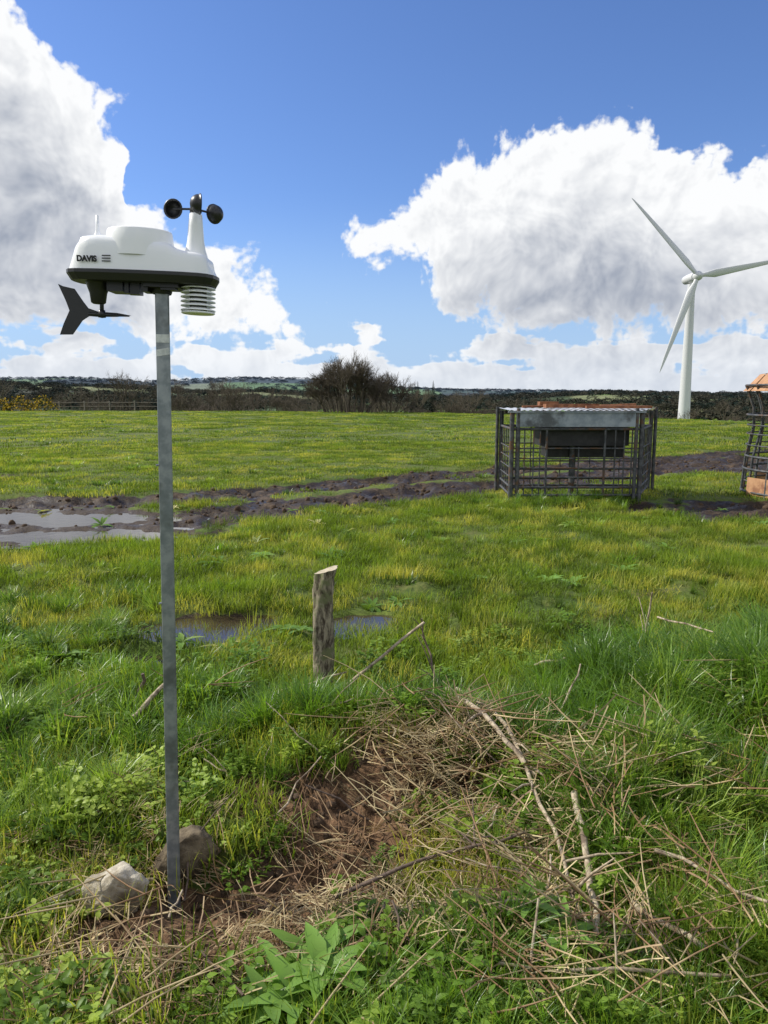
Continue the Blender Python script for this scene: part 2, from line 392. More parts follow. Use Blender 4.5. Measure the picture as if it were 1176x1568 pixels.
# tall tufts
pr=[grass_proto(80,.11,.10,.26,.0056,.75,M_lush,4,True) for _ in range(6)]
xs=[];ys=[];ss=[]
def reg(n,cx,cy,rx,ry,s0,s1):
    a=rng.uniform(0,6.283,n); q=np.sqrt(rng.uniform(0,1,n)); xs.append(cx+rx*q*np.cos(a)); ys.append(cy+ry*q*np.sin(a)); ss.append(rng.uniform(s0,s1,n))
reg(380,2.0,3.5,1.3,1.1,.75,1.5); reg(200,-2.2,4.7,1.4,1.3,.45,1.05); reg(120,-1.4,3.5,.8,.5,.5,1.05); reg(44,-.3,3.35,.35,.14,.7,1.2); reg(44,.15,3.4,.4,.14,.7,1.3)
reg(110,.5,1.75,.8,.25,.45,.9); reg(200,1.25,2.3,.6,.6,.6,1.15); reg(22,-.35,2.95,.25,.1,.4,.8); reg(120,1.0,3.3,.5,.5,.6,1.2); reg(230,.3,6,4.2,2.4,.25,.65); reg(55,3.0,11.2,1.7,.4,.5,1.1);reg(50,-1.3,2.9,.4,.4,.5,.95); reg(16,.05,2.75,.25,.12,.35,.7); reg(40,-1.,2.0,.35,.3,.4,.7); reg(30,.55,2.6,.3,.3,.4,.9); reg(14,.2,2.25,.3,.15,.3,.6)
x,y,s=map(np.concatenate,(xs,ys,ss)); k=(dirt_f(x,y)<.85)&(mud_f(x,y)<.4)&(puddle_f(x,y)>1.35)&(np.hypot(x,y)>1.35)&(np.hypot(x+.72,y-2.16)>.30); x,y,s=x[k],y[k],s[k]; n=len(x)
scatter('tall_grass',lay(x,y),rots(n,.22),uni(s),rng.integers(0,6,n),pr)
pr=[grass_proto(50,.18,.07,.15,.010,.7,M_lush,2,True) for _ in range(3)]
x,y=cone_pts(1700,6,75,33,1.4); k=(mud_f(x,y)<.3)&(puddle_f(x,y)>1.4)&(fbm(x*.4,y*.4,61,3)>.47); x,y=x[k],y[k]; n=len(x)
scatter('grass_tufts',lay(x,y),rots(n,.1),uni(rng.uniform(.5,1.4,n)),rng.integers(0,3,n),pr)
# straw litter
pr=[straw_proto(30,.11,.05,.19,.005,.30,M_straw) for _ in range(6)]
xs=[];ys=[];ss=[]
reg(40,-.15,2.6,.75,.45,.5,1.0); reg(75,.5,2.8,.4,.45,.6,1.4); reg(62,.9,2.2,.6,.5,.6,1.3); reg(60,-.85,1.85,.5,.25,.5,1.); reg(60,-1.1,2.5,.5,.4,.4,.8); reg(50,.2,1.95,.5,.2,.6,1.1); reg(34,.25,3.12,.3,.15,.7,1.4); reg(50,1.5,2.9,.6,.6,.5,1.); reg(24,-.2,2.1,.3,.2,.5,1)
x,y,s=map(np.concatenate,(xs,ys,ss)); k=(np.hypot(x,y)>1.3)&(fbm(x*4,y*4,91,3)>.42); x,y,s=x[k],y[k],s[k]; n=len(x)
scatter('dry_straw',lay(x,y,.03),rots(n,.28),uni(s),rng.integers(0,6,n),pr)
def stem_proto():
    b=MB()
    for _ in range(5):
        p=Vector((random.gauss(0,.1),random.gauss(0,.1),random.uniform(.02,.05))); az=random.gauss(0,.8); L=random.uniform(.15,.42)
        d=Vector((math.cos(az),math.sin(az),random.uniform(-.05,.3))); kx=random.uniform(-.2,.2); sd=Vector((-math.sin(az),math.cos(az),0))
        b.tube([p,p+d*L*.33,p+d*L*.66+sd*kx*L*.4,p+d*L*.95+sd*kx*L],[.0028,.0026,.0022,.0012],5)
    return b.obj('p',[M_straw],link=False)
pr=[stem_proto() for _ in range(6)]
xs=[];ys=[];ss=[]
reg(36,.95,2.4,.7,.7,.7,1.3); reg(18,.1,2.3,.6,.4,.6,1.1); reg(12,-.9,1.95,.5,.3,.6,1.1); reg(18,.3,3.0,.4,.3,.7,1.2); reg(20,1.6,3.0,.6,.6,.7,1.3); reg(22,.6,1.85,.7,.2,.7,1.2); reg(10,-1.4,3.2,.7,.6,.6,1)
x,y,s=map(np.concatenate,(xs,ys,ss)); k=np.hypot(x,y)>1.4; x,y,s=x[k],y[k],s[k]; n=len(x)
scatter('dead_stems',lay(x,y,.05),rots(n,.25),uni(s),rng.integers(0,6,n),pr)
# weeds
pr=[weed_proto(20,.13,.11,.03,.019,M_weed) for _ in range(4)]
xs=[];ys=[];ss=[]
reg(120,-.1,1.8,1.1,.3,.5,1.1); reg(170,-1.3,2.7,.6,.8,.5,1.1); reg(240,1.4,2.7,1.,.9,.5,1.3); reg(70,-.5,3.2,.7,.3,.5,.9); reg(130,-2,4.2,1.3,1.,.6,1.2); reg(120,1.2,4.2,1.5,.9,.5,1.1); reg(40,-.1,2.6,.6,.35,.4,.8); reg(40,.5,2.7,.4,.4,.5,1.)
x,y,s=map(np.concatenate,(xs,ys,ss)); k=(np.hypot(x,y)>1.35)&(dirt_f(x,y)<.9)&(puddle_f(x,y)>1.4)&(np.hypot(x+.72,y-2.16)>.29); x,y,s=x[k],y[k],s[k]; n=len(x)
scatter('weeds',lay(x,y),rots(n,.15),uni(s),rng.integers(0,4,n),pr)
# dock plants
pr=[dock_proto(8,.16,.055,M_dock) for _ in range(4)]
D=[(-.2,1.95,1.),(-.27,1.88,.9),(-.16,1.84,1.),(-.22,1.78,.9),(-.3,1.78,.8),(.42,2.02,.7),(.50,1.92,.7),(.05,1.8,.6),(-.09,5.75,.8),(.1,5.85,.9),(-1.0,4.7,1.),(-.95,4.6,.9),(-.66,4.95,.9),(-.55,4.85,.8),(.8,6.4,.8),(1.4,6.4,1.),(1.53,6.5,1.),(1.6,6.35,.9),(-1.91,4.4,1.),(-1.6,4.2,1.),(-2.44,6.7,.9),(.9,6.5,1.),(-1.3,4.75,.8),(-2.2,3.9,.9),(-1.9,5.2,.8),(2.2,6.9,.9),(.4,5.5,.7)]
x=np.array([q[0] for q in D]); y=np.array([q[1] for q in D]); s=np.array([q[2] for q in D]); x2=rng.uniform(-7,7,60);y2=rng.uniform(6.3,11,60); x=np.r_[x,x2]; y=np.r_[y,y2]; n=len(x)
dzz=np.where(y<3,.045,.01)
scatter('dock_plants',np.stack([x,y,hgt(x,y)+dzz],-1),rots(n,.1),uni(np.r_[s,rng.uniform(.5,1.0,60)]),rng.integers(0,4,n),pr)
# soil clods
def clod():
    b=MB(); prof=[(.001,-.5)]+[(math.cos(t)*1.,math.sin(t)*.7) for t in(-.9,-.3,.3,.9)]+[(.001,.75)]
    b.lathe(prof,(0,0,0),8); b.v=[tuple(c*random.uniform(.7,1.25) for c in q) for q in b.v]
    return b.obj('p',[M_clod],link=False)
pr=[clod() for _ in range(5)]
x,y=cone_pts(9000,1.3,3.7); k=dirt_f(x,y)>.25; x,y=x[k],y[k]
x2,y2=cone_pts(6000,8,22); k=(mud_f(x2,y2)>.5)&(puddle_f(x2,y2)>1.1); x2,y2=x2[k],y2[k]
s=np.r_[rng.gamma(2,.0035,len(x)),np.minimum(rng.gamma(2,.011,len(x2)),.055)]; x=np.r_[x,x2]; y=np.r_[y,y2]; n=len(x)
scatter('soil_clods',lay(x,y),rots(n,1.),uni(s),rng.integers(0,5,n),pr)
# ------------------------------------------------------------------ sticks
def stick(pts,r0,r1,mat,side=0,name='fallen_stick'):
    b=MB(); P=[]
    for q in pts:
        z=hz(q[0],q[1])+(q[2] if len(q)>2 else .03); P.append(Vector((q[0],q[1],z)))
    Q=[]
    for a,c in zip(P[:-1],P[1:]):
        for t in(0,.25,.5,.75): Q.append(a.lerp(c,t)+Vector([random.gauss(0,.007) for _ in range(3)]))
    Q.append(P[-1]); n=len(Q)
    b.tube(Q,[r0+(r1-r0)*k/(n-1) for k in range(n)],7,rough=.12)
    for _ in range(side):
        k=random.randint(1,n-2); d=(Q[k+1]-Q[k]).normalized()+Vector([random.gauss(0,.7),random.gauss(0,.7),random.uniform(0,.5)])
        e=Q[k]+d.normalized()*random.uniform(.08,.25); b.tube([Q[k],(Q[k]+e)/2+Vector((0,0,.01)),e],[r1*.9,r1*.7,r1*.4],5)
    return b.obj(name,[mat])
stick([(.37,3.7,.12),(.53,3.1,.13),(.56,2.52,.12),(.575,1.95,.08)],.010,.006,M_stick,6,'fallen_branch')
stick([(.30,3.5,.20),(.46,3.0,.16),(.58,2.75,.08)],.012,.009,M_stick,3,'fallen_branch')
stick([(.68,2.52,.10),(.635,2.17,.09),(.57,1.87,.07)],.012,.009,M_stick)
stick([(.84,2.2,.12),(1.06,1.93,.12)],.007,.005,M_stick)
stick([(.72,2.05,.10),(.86,1.85,.07)],.010,.008,M_stick)
stick([(-.16,2.24,.05),(.113,2.33,.08),(.48,2.4,.11)],.008,.005,M_stickd,3,'fallen_branch')
stick([(-1.05,2.2,.06),(-.76,2.31,.07)],.007,.005,M_stick)
stick([(-.24,3.85,.05),(.21,3.85,.39)],.010,.007,M_stick,0)
stick([(-.6,3.75,.06),(-.2,3.9,.14)],.006,.005,M_stick)
stick([(-1.2,3.4,.06),(-1.05,3.6,.18)],.012,.011,M_stick)
stick([(-1.24,3.7,.0),(-1.22,3.7,.17)],.012,.009,M_stickd)
stick([(1.60,4.5,-.02),(1.62,4.5,.42)],.008,.005,M_stick,2)
stick([(.85,4.1,.08),(1.0,4.05,.11)],.009,.007,M_stick)
stick([(.8,3.3,.10),(.95,3.55,.22)],.006,.004,M_stick)
stick([(.3,3.7,.05),(.22,3.95,.25),(.2,3.95,.40)],.006,.004,M_stickd,5)
stick([(1.6,4.3,.2),(1.7,3.8,.2)],.006,.004,M_stick)
stick([(.36,1.75,.0),(.42,1.9,.17)],.005,.003,M_stick)
stick([(1.2,2.9,.12),(1.5,2.6,.12),(1.7,2.2,.1)],.006,.004,M_stick,2)
stick([(.9,1.75,.08),(.3,1.8,.09)],.005,.004,M_stick,2)
for _ in range(44):
    x=random.uniform(-.9,1.5); y=random.uniform(1.8,3.3); a=random.uniform(0,3.14); L=random.uniform(.1,.35)
    stick([(x,y,.05),(x+L*math.cos(a),y+L*math.sin(a),random.uniform(.05,.14))],.004,.003,random.choice((M_stick,M_stick,M_stickd)),random.choice((0,0,1)))
# ------------------------------------------------------------------ stones
m,T=newmat('weathered_stone'); P=objco(T); n=T.noise(P,14,6,.65); n2=T.noise(P,5,3,.6)
c=T.mix(T.mr(n,.35,.65),(.26,.22,.155),(.56,.51,.41)); c=T.mix(T.mr(n2,.52,.66),c,(.14,.11,.07)); finish(T,princ(T,c,.9,0,.3,bump(T,n,1.,.02))); M_stone=m
m,T=newmat('dark_stone'); P=objco(T); n=T.noise(P,14,6,.65)
c=T.mix(T.mr(n,.35,.65),(.07,.052,.032),(.19,.15,.095)); finish(T,princ(T,c,.9,0,.3,bump(T,n,1.,.02))); M_stone2=m
def rock(x,y,sx,sy,sz,mat,seed,rz=0,flat=.8,up_=.6):
    import bmesh
    bm=bmesh.new(); bmesh.ops.create_icosphere(bm,subdivisions=5,radius=1)
    rs=random.Random(seed); pl=[(Vector([rs.gauss(0,1) for _ in range(3)]).normalized(),rs.uniform(.58,.85)) for _ in range(12)]
    from mathutils import noise
    for v in bm.verts:
        p=v.co.copy()
        for nn,dd in pl:
            q=p.dot(nn)
            if q>dd: p-=nn*(q-dd)*flat
        p*=1+.14*noise.noise(p*1.8+Vector((seed,0,0)))+.06*noise.noise(p*5)+.03*noise.noise(p*13)
        v.co=Vector((p.x*sx,p.y*sy,p.z*sz))
    me=bpy.data.meshes.new('stone'); bm.to_mesh(me); bm.free(); me.materials.append(mat)
    for p_ in me.polygons: p_.use_smooth=True
    o=bpy.data.objects.new('stone',me); scene.collection.objects.link(o); o.location=(x,y,hz(x,y)+sz*up_); o.rotation_euler=(.1,-.15,rz); return o
rock(-.86,2.26,.118,.09,.092,M_stone,3,.3,.95,.72); rock(-.685,2.44,.130,.09,.088,M_stone2,9,.2,.8,.7)
# ------------------------------------------------------------------ wooden post
m,T=newmat('post_bark'); P=objco(T); mp=T.node('ShaderNodeMapping'); mp.inputs['Scale'].default_value=(1,1,.25); T.l.new(P,mp.inputs[0])
n=T.noise(mp.outputs[0],45,5,.7); n2=T.noise(P,9,3,.6)
c=T.mix(T.mr(n,.38,.62),(.06,.045,.03),(.36,.31,.22)); c=T.mix(T.mr(n2,.5,.65),c,(.16,.17,.08)); finish(T,princ(T,c,.9,0,.3,bump(T,n,1.,.015))); M_post=m
M_cut=surf_mat('cut_wood',(.34,.29,.19),(.48,.41,.30),30,.85)
b=MB(); rows=22; seg=24; vs=[];fs=[]
for q in range(rows+1):
    t=q/rows; z=-.1+.78*t; cx=-.35+.045*t+.006*math.sin(6*t)
    for k in range(seg):
        a=2*math.pi*k/seg; rad=.052+.007*math.sin(3*a+5*t)+.004*math.sin(5*a-9*t)+.004*random.uniform(-1,1)+(.014 if t>.97 and math.cos(a)>.3 else 0)
        zz=z+(.018*math.cos(a) if q==rows else 0); vs.append((cx+rad*math.cos(a),3.97+rad*math.sin(a),zz))
for q in range(rows):
    for k in range(seg): k2=(k+1)%seg; fs.append((q*seg+k,q*seg+k2,(q+1)*seg+k2,(q+1)*seg+k))
b.add(vs,fs,0); b.add([(p[0],p[1],p[2]+.0015) for p in vs[-seg:]],[tuple(range(seg))],1,smooth=False)
b.obj('wooden_post',[M_post,M_cut])
# ------------------------------------------------------------------ metal pole
M_galv=surf_mat('galvanised_steel',(.19,.215,.235),(.31,.335,.355),25,.4,.5,.15,.001,c3=(.13,.145,.15),sc3=6)
PB=Vector((-.701,2.33,-.14)); PT=Vector((-.654,2.33,1.915))
b=MB(); rad=.0255; prof=[]; OFF=1.05
for k in range(4):
    c=Vector((math.cos(k*math.pi/2+OFF),math.sin(k*math.pi/2+OFF)))*rad
    for t in(-.45,0,.45):
        a=k*math.pi/2+OFF+t; cc=c*.74; prof.append((cc.x+math.cos(a)*rad*.28,cc.y+math.sin(a)*rad*.28))
vs=[];n=len(prof)
for q in range(9):
    p=PB.lerp(PT,q/8); vs+=[(p.x+u,p.y+v,p.z) for u,v in prof]
b.add(vs,[(q*n+k,q*n+(k+1)%n,(q+1)*n+(k+1)%n,(q+1)*n+k) for q in range(8) for k in range(n)],0,smooth=False)
b.add(vs[-n:],[tuple(range(n))],0,smooth=False)
M_tape=surf_mat('worn_white_label',(.66,.68,.66),(.48,.50,.49),60,.6)
for z0,z1,sl in((1.752,1.776,.0),(1.712,1.732,.006)):
    p0=PB.lerp(PT,(z0-PB.z)/(PT.z-PB.z)); p1=PB.lerp(PT,(z1-PB.z)/(PT.z-PB.z))
    q=[(p.x+prof[i_][0]*1.04,p.y+prof[i_][1]*1.04-.0006,p.z+(sl if i_>8 else 0)) for p in(p0,p1) for i_ in(7,8,9,10)]
    b.add(q,[(k,k+1,k+5,k+4) for k in range(3)],1,smooth=False)
for z in(1.39,.96):
    p=PB.lerp(PT,(z-PB.z)/(PT.z-PB.z)); b.tube([(p.x-.012,p.y-.018,z),(p.x-.022,p.y-.024,z)],.0035,8)
b.obj('metal_pole',[M_galv,M_tape])
# ------------------------------------------------------------------ weather station
WS=empty('weather_station',(PT.x,PT.y,PT.z)); WS.rotation_euler=(0,R(2.2),0)
U=.00191
m,T=newmat('white_plastic'); finish(T,princ(T,(.86,.87,.88),.32,0,.5)); M_wh=m
m,T=newmat('black_plastic'); finish(T,princ(T,(.018,.018,.02),.38,0,.5)); M_bk=m
CS=[(1,0),(.985,.12),(.95,.38),(.91,.62),(.86,.8),(.78,.92),(.62,.985),(.35,1),(0,1)]
CS=CS+[(-a,b_) for a,b_ in reversed(CS[:-1])]
def loft(b,st,zb,mat):
    vs=[];fs=[]
    for x,w,zt in st:
        for cy,cz in CS:
            xx=x+(8*cz if x<-120 else (-5*cz if x>76 else 0))
            vs.append((xx*U,-w*U*cy,(zb+(zt-zb)*cz)*U))
    n=len(CS)
    for i_ in range(len(st)-1):
        for k in range(n-1): fs.append((i_*n+k,i_*n+k+1,(i_+1)*n+k+1,(i_+1)*n+k))
    b.add(vs,fs,mat)
b=MB()
loft(b,[(-137,2,22),(-136.5,12,34),(-134,22,45),(-129,30,55),(-122,35,62),(-112,38.5,66),(-98,41,68),(-85,42,69),(-60,43.5,68),(-30,44,66),(0,44,63),(18,43.5,60),(30,43,53),(42,42,50),(56,40,49),(66,37,47),(74,31,42),(80,23,34),(84,12,26),(85.5,2,20)],17,0)
b.lathe([(r_*U,z_*U) for r_,z_ in[(53,40),(51,60),(48.5,78.5),(47.5,80),(46,78.5),(36,64),(4,60)]],(-33*U,0,0),44,0,1,.84)
b.obj('shell',[M_wh],WS)
b=MB()
def plathe(b,prof,c,seg=24,mat=0,M=None): b.lathe([(r*U,z*U) for r,z in prof],(c[0]*U,c[1]*U,c[2]*U),seg,mat,1,1,M)
plathe(b,[(19,44),(15,56),(12.5,70),(11,90),(9.5,108),(7,110),(0.1,111)],(52,0,0),28)
plathe(b,[(9,64),(4,76),(2.6,82),(2.2,102),(.1,103)],(-100,6,0),14)
b.obj('anemometer_mast_and_antenna',[M_wh],WS)
b=MB()
pl=[(-140,5),(-138,22),(-131,33),(-120,38.5),(-85,44),(-40,46),(0,46),(40,44.5),(64,40),(76,34),(84,22),(87,6)]
ring=[(x,-w) for x,w in pl]+[(x,w) for x,w in reversed(pl)]
n=len(ring); vs=[(x*U,w*U,17.*U) for x,w in ring]+[(x*U,w*U,12*U) for x,w in ring]+[((x*.95-1)*U,w*.88*U,2*U) for x,w in ring]
b.add(vs,[(k,(k+1)%n,n+(k+1)%n,n+k) for k in range(n)]+[(n+k,n+(k+1)%n,2*n+(k+1)%n,2*n+k) for k in range(n)]+[tuple(range(2*n,3*n)),tuple(range(n))],0,smooth=False)
plathe(b,[(19,4),(16,-6),(13,-14),(11,-28),(8,-30),(.1,-30)],(-98,0,0),20)
plathe(b,[(3.2,-29),(3.2,-50),(.1,-50)],(-93,0,0),10)
b.box((-66*U,0,-4*U),(24*U,40*U,16*U)); b.box((-36*U,-8*U,-5*U),(14*U,20*U,20*U)); b.box((-48*U,-5*U,-5*U),(6*U,30*U,18*U))
b.box((-20*U,-8*U,-4*U),(10*U,30*U,14*U)); b.box((6*U,0,1*U),(52*U,56*U,10*U)); plathe(b,[(17,0),(15,-10),(14,-12)],(0,0,0),20)
b.box((16*U,-16*U,-3*U),(22*U,18*U,9*U))
b.obj('base_plate',[M_bk],WS)
b=MB()
out=[(-157,-3),(-150,-6),(-133,-9),(-120,-28),(-113,-37),(-98,-41.5),(-70,-42),(-49,-45),(-70,-48),(-98,-49.5),(-112,-49),(-122,-56),(-137,-78),(-156,-79),(-150,-62),(-141,-42),(-146,-28)]
n=len(out); ca,sa=math.cos(.12),math.sin(.12)
vs=[((-93+(x+93)*ca)*U,((x+93)*sa)*U-.0015,z*U) for x,z in out]+[((-93+(x+93)*ca)*U,((x+93)*sa)*U+.0015,z*U) for x,z in out]
b.add(vs,[tuple(range(n)),tuple(range(2*n-1,n-1,-1))]+[(k,(k+1)%n,n+(k+1)%n,n+k) for k in range(n)],0,smooth=False)
b.tube([(-113*U,-.0025,-45.5*U),(-93*U,0,-45.5*U),(-52*U,.009,-46*U)],[.006,.006,.002],10)
plathe(b,[(.1,-38),(5,-39),(6,-50),(.1,-51)],(-93,0,0),12)
b.obj('wind_vane',[M_bk],WS)
b=MB()
for k in range(6):
    z=2-k*6.6; plathe(b,[(15,z+1.5),(26,z-2.2),(26.5,z-3.8),(25,z-3.8),(14,z-.2)],(56,0,0),28)
plathe(b,[(13,4),(13,-36)],(56,0,0),20,1)
plathe(b,[(.1,-36),(25,-36.2),(26,-38),(24,-39.5),(.1,-39.5)],(56,0,0),28)
b.obj('radiation_shield',[M_wh,M_bk],WS)
b=MB()
hub=Vector((52,0,116)); plathe(b,[(.1,9),(7,7),(9,0),(9,-5),(5,-8),(.1,-8)],hub,18)
for an in(172,52,-68):
    a=R(an); d=Vector((math.cos(a),math.sin(a),0)); tn=Vector((-d.y,d.x,0)); c=hub+d*36
    b.tube([hub*U,c*U],.0032,8)
    Mx=tn.to_track_quat('Z','Y').to_matrix()
    pf=[(.1,-14)]+[(14*math.cos(t),14*math.sin(t)) for t in(-1.2,-.9,-.6,-.3,0)]+[(15,0),(15,1.5),(13,1.5)]+[(12.8*math.cos(t),12.8*math.sin(t)+.5) for t in(-.3,-.6,-.9,-1.2)]+[(.1,-12.4)]
    plathe(b,pf,c,22,0,Mx)
b.obj('anemometer_cups',[M_bk],WS)
tc=bpy.data.curves.new('lettering','FONT'); tc.body='DAVIS'; tc.size=.0215; tc.extrude=.0006; tc.offset=.0012; tc.space_character=1.0
to=bpy.data.objects.new('lettering',tc); scene.collection.objects.link(to); to.parent=WS; to.location=(-114*U,-.0795,27*U); to.rotation_euler=(R(97),0,R(-5)); tc.materials.append(M_bk)
b=MB()
for k in range(3): b.add([(x*U,-.0850+.0006*k,(z)*U) for x,z in((-76,27+k*4),(-63,27.3+k*4),(-63,29+k*4),(-76,28.7+k*4))],[(0,1,2,3)],0,smooth=False)
b.obj('logo_stripes',[M_bk],WS)
# ------------------------------------------------------------------ wind turbine
m,T=newmat('turbine_white'); finish(T,princ(T,(.60,.61,.62),.5,0,.4)); M_tw=m
TX,TY=104.1,268.; tz=hz(TX,TY); HZ=40.6
WT=empty('wind_turbine',(TX,TY,0))
b=MB(); n=10
b.tube([(0,0,tz-3+(HZ-2-tz+3)*k/n) for k in range(n+1)],[2.2-1.0*k/n for k in range(n+1)],32); b.obj('tower',[M_tw],WT)
camd=Vector((-TX,-TY,0)).normalized()
ax=(camd+Vector((.45,0,.03))).normalized()
b=MB(); hc=Vector((0,0,HZ))
b.tube([hc-ax*5.0,hc-ax*4.5,hc-ax*2,hc+ax*1.4,hc+ax*2.4],[.9,1.4,1.6,1.6,1.4],20); b.obj('nacelle',[M_tw],WT)
b=MB(); hb=hc+ax*4.2
b.tube([hb-ax*1.2,hb-ax*.6,hb+ax*.5,hb+ax*1.3,hb+ax*1.8],[1.4,1.6,1.5,1.0,.15],20)
side=Vector((0,0,1)).cross(ax).normalized(); upv=ax.cross(side).normalized()
if side.x<0: side=-side
for an in(134,249,11):
    a=R(an); d=(side*math.cos(a)+upv*math.sin(a)); c=ax.cross(d).normalized()
    vs=[];fs=[];st=[(0.8,1.4,1.3),(2.5,1.5,1.2),(6,2.7,.75),(10,2.4,.6),(20,1.7,.4),(29,1.0,.22),(33,.45,.12),(34,.1,.05)]
    for rr_,ch,th in st:
        tw=R(24-20*rr_/35); cc=c*math.cos(tw)+ax*math.sin(tw); tt=ax*math.cos(tw)-c*math.sin(tw)
        for k in range(12):
            q=2*math.pi*k/12; vs.append(hb+d*rr_+cc*(math.cos(q)*ch*.5-(ch-1.5)*.15)+tt*math.sin(q)*th*.5)
    for i_ in range(len(st)-1):
        for k in range(12): fs.append((i_*12+k,i_*12+(k+1)%12,(i_+1)*12+(k+1)%12,(i_+1)*12+k))
    b.add(vs,fs)
b.obj('rotor_blades',[M_tw],WT)
# ------------------------------------------------------------------ livestock feeder
M_bar=surf_mat('weathered_steel_bar',(.045,.048,.052),(.11,.115,.12),14,.6,.3,c3=(.12,.065,.035),sc3=5,th3=(.52,.66))
M_roof=surf_mat('galvanised_sheet',(.20,.24,.28),(.33,.37,.41),5,.45,.4,c3=(.10,.11,.12),sc3=2)
M_top=surf_mat('bright_sheet',(.42,.44,.46),(.6,.62,.63),5,.5,.3)
M_rust=surf_mat('rusty_metal',(.14,.05,.02),(.27,.11,.045),12,.85)
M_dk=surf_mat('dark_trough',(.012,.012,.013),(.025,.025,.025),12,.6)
gz=hz(2.9,11.8)
LF=empty('livestock_feeder',(0,0,gz+.02))
FL,FR,BL,BR=Vector((1.92,11.55,0)),Vector((3.87,11.55,0)),Vector((1.96,12.85,0)),Vector((4.45,12.85,0))
up=lambda v,z:Vector((v.x,v.y,z))
b=MB()
for c in(FL,FR,BL,BR): b.tube([up(c,-.1),up(c,1.30)],.036,10)
for c,o in((FL,Vector((.09,-.03,0))),(FR,Vector((-.09,-.03,0))),(BR,Vector((.07,-.02,0))),(BL,Vector((-.07,0,0)))): b.tube([up(c+o,-.08),up(c+o,1.36)],.028,10)
for A,B in((FL,FR),(BL,BR),(FL,BL),(FR,BR)):
    for z in(.05,.17): b.tube([up(A,z),up(B,z)],.02,8)
    b.tube([up(A,1.05),up(B,1.05)],.022,8)
b.obj('frame',[M_bar],LF)
b=MB()
for A,B,nv_ in((FL,FR,0),(BL,BR,10),(FL,BL,6),(FR,BR,6)):
    for z in(.32,.46,.61,.76):
        b.tube([up(A,z),up(B,z)],.012,6)
    for k in range(1,nv_): c=A.lerp(B,k/nv_); b.tube([up(c,.05),up(c,1.05)],.010,6)
for f in(.06,.10,.17,.22,.27,.52,.72,.80,.87,.93):
    c=FL.lerp(FR,f); b.tube([up(c,.05),up(c,1.05 if f<.3 or f>.6 else .78)],.011 if f not in(.27,.72) else .018,6)
b.tube([up(FL.lerp(FR,.52)+Vector((0,.4,0)),0),up(FL.lerp(FR,.52)+Vector((0,.4,0)),.95)],.045,8)
b.obj('bars',[M_bar],LF)
b=MB()
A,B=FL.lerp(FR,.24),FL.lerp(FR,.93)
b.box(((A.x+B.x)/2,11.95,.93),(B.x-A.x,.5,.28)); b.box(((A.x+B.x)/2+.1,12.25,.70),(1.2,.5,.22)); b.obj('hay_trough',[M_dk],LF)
b=MB()
b.box(((FL.x+FR.x)/2,11.52,1.19),(FR.x-FL.x-.12,.03,.21)); b.box(((FL.x+FR.x)/2-.02,11.50,1.305),(FR.x-FL.x+.10,.05,.018))
nx=90; vs=[];fs=[]
for k in range(nx+1):
    f=k/nx; zz=1.328+.006*math.sin(k*1.5)
    p=FL.lerp(FR,f*1.04-.02); q=BL.lerp(BR,f*1.04-.02); vs+=[(p.x,p.y-.03,zz),(q.x,q.y+.05,zz+.015)]
fs=[(2*k,2*k+2,2*k+3,2*k+1) for k in range(nx)]; b.add(vs,fs,1)
b.obj('roof_sheet',[M_roof,M_top],LF)
b=MB(); b.box((2.95,12.2,1.385),(.85,.16,.06),0,Matrix.Rotation(.1,3,'Z')); b.box((3.65,12.1,1.37),(1.0,.3,.04),0,Matrix.Rotation(-.06,3,'Z')); b.tube([(2.2,12.3,1.37),(3.2,12.5,1.38)],.018,8); b.box((2.65,12.5,1.41),(.3,.2,.08)); b.tube([(3.1,12.4,1.37),(4.1,12.6,1.40)],.02,8)
b.obj('rusty_offcuts',[M_rust],LF)
# ------------------------------------------------------------------ round bale feeder at right
M_tan=surf_mat('tan_rust_panel',(.38,.20,.10),(.48,.27,.14),9,.8,c3=(.26,.12,.06),sc3=4)
RF=empty('bale_feeder',(7.02,12.2,hz(7.0,12.2)))
b=MB(); ns=18; rb=1.18
P=lambda a,r,z:(r*math.cos(a),r*math.sin(a),z)
for z,r in((.06,rb),(.42,rb*.99),(.62,rb*.97),(1.28,rb*.98),(1.75,rb*1.02)):
    b.tube([P(2*math.pi*k/48,r,z) for k in range(49)],.02,6)
for z in(.22,.8,.98,1.12): b.tube([P(2*math.pi*k/48,rb*.97,z) for k in range(49)],.012,6)
for k in range(ns):
    a=2*math.pi*k/ns; b.tube([P(a,rb,0),P(a,rb*.97,.6),P(a+.05,rb*.90,1.1),P(a+.1,rb*.92,1.4),P(a+.1,rb*1.03,1.75)],.02,6)
b.obj('tubular_frame',[M_bar],RF)
b=MB()
for k in range(12):
    a0,a1=2*math.pi*k/12,2*math.pi*(k+.93)/12
    b.add([P(a0,rb*1.06,1.66),P(a1,rb*1.06,1.66),P(a1,rb*.86,1.93),P(a0,rb*.86,1.93)],[(0,1,2,3)],0,smooth=False)
    b.add([P(a0,rb*.85,1.935),P(a1,rb*.85,1.935),P(a1,rb*.45,2.0),P(a0,rb*.45,2.0)],[(0,1,2,3)],0,smooth=False)
    if k%3==0: b.add([P(a0,rb*1.03,.02),P(a1,rb*1.03,.02),P(a1,rb*1.02,.30),P(a0,rb*1.02,.30)],[(0,1,2,3)],0,smooth=False)
b.obj('hood_panels',[M_tan],RF)
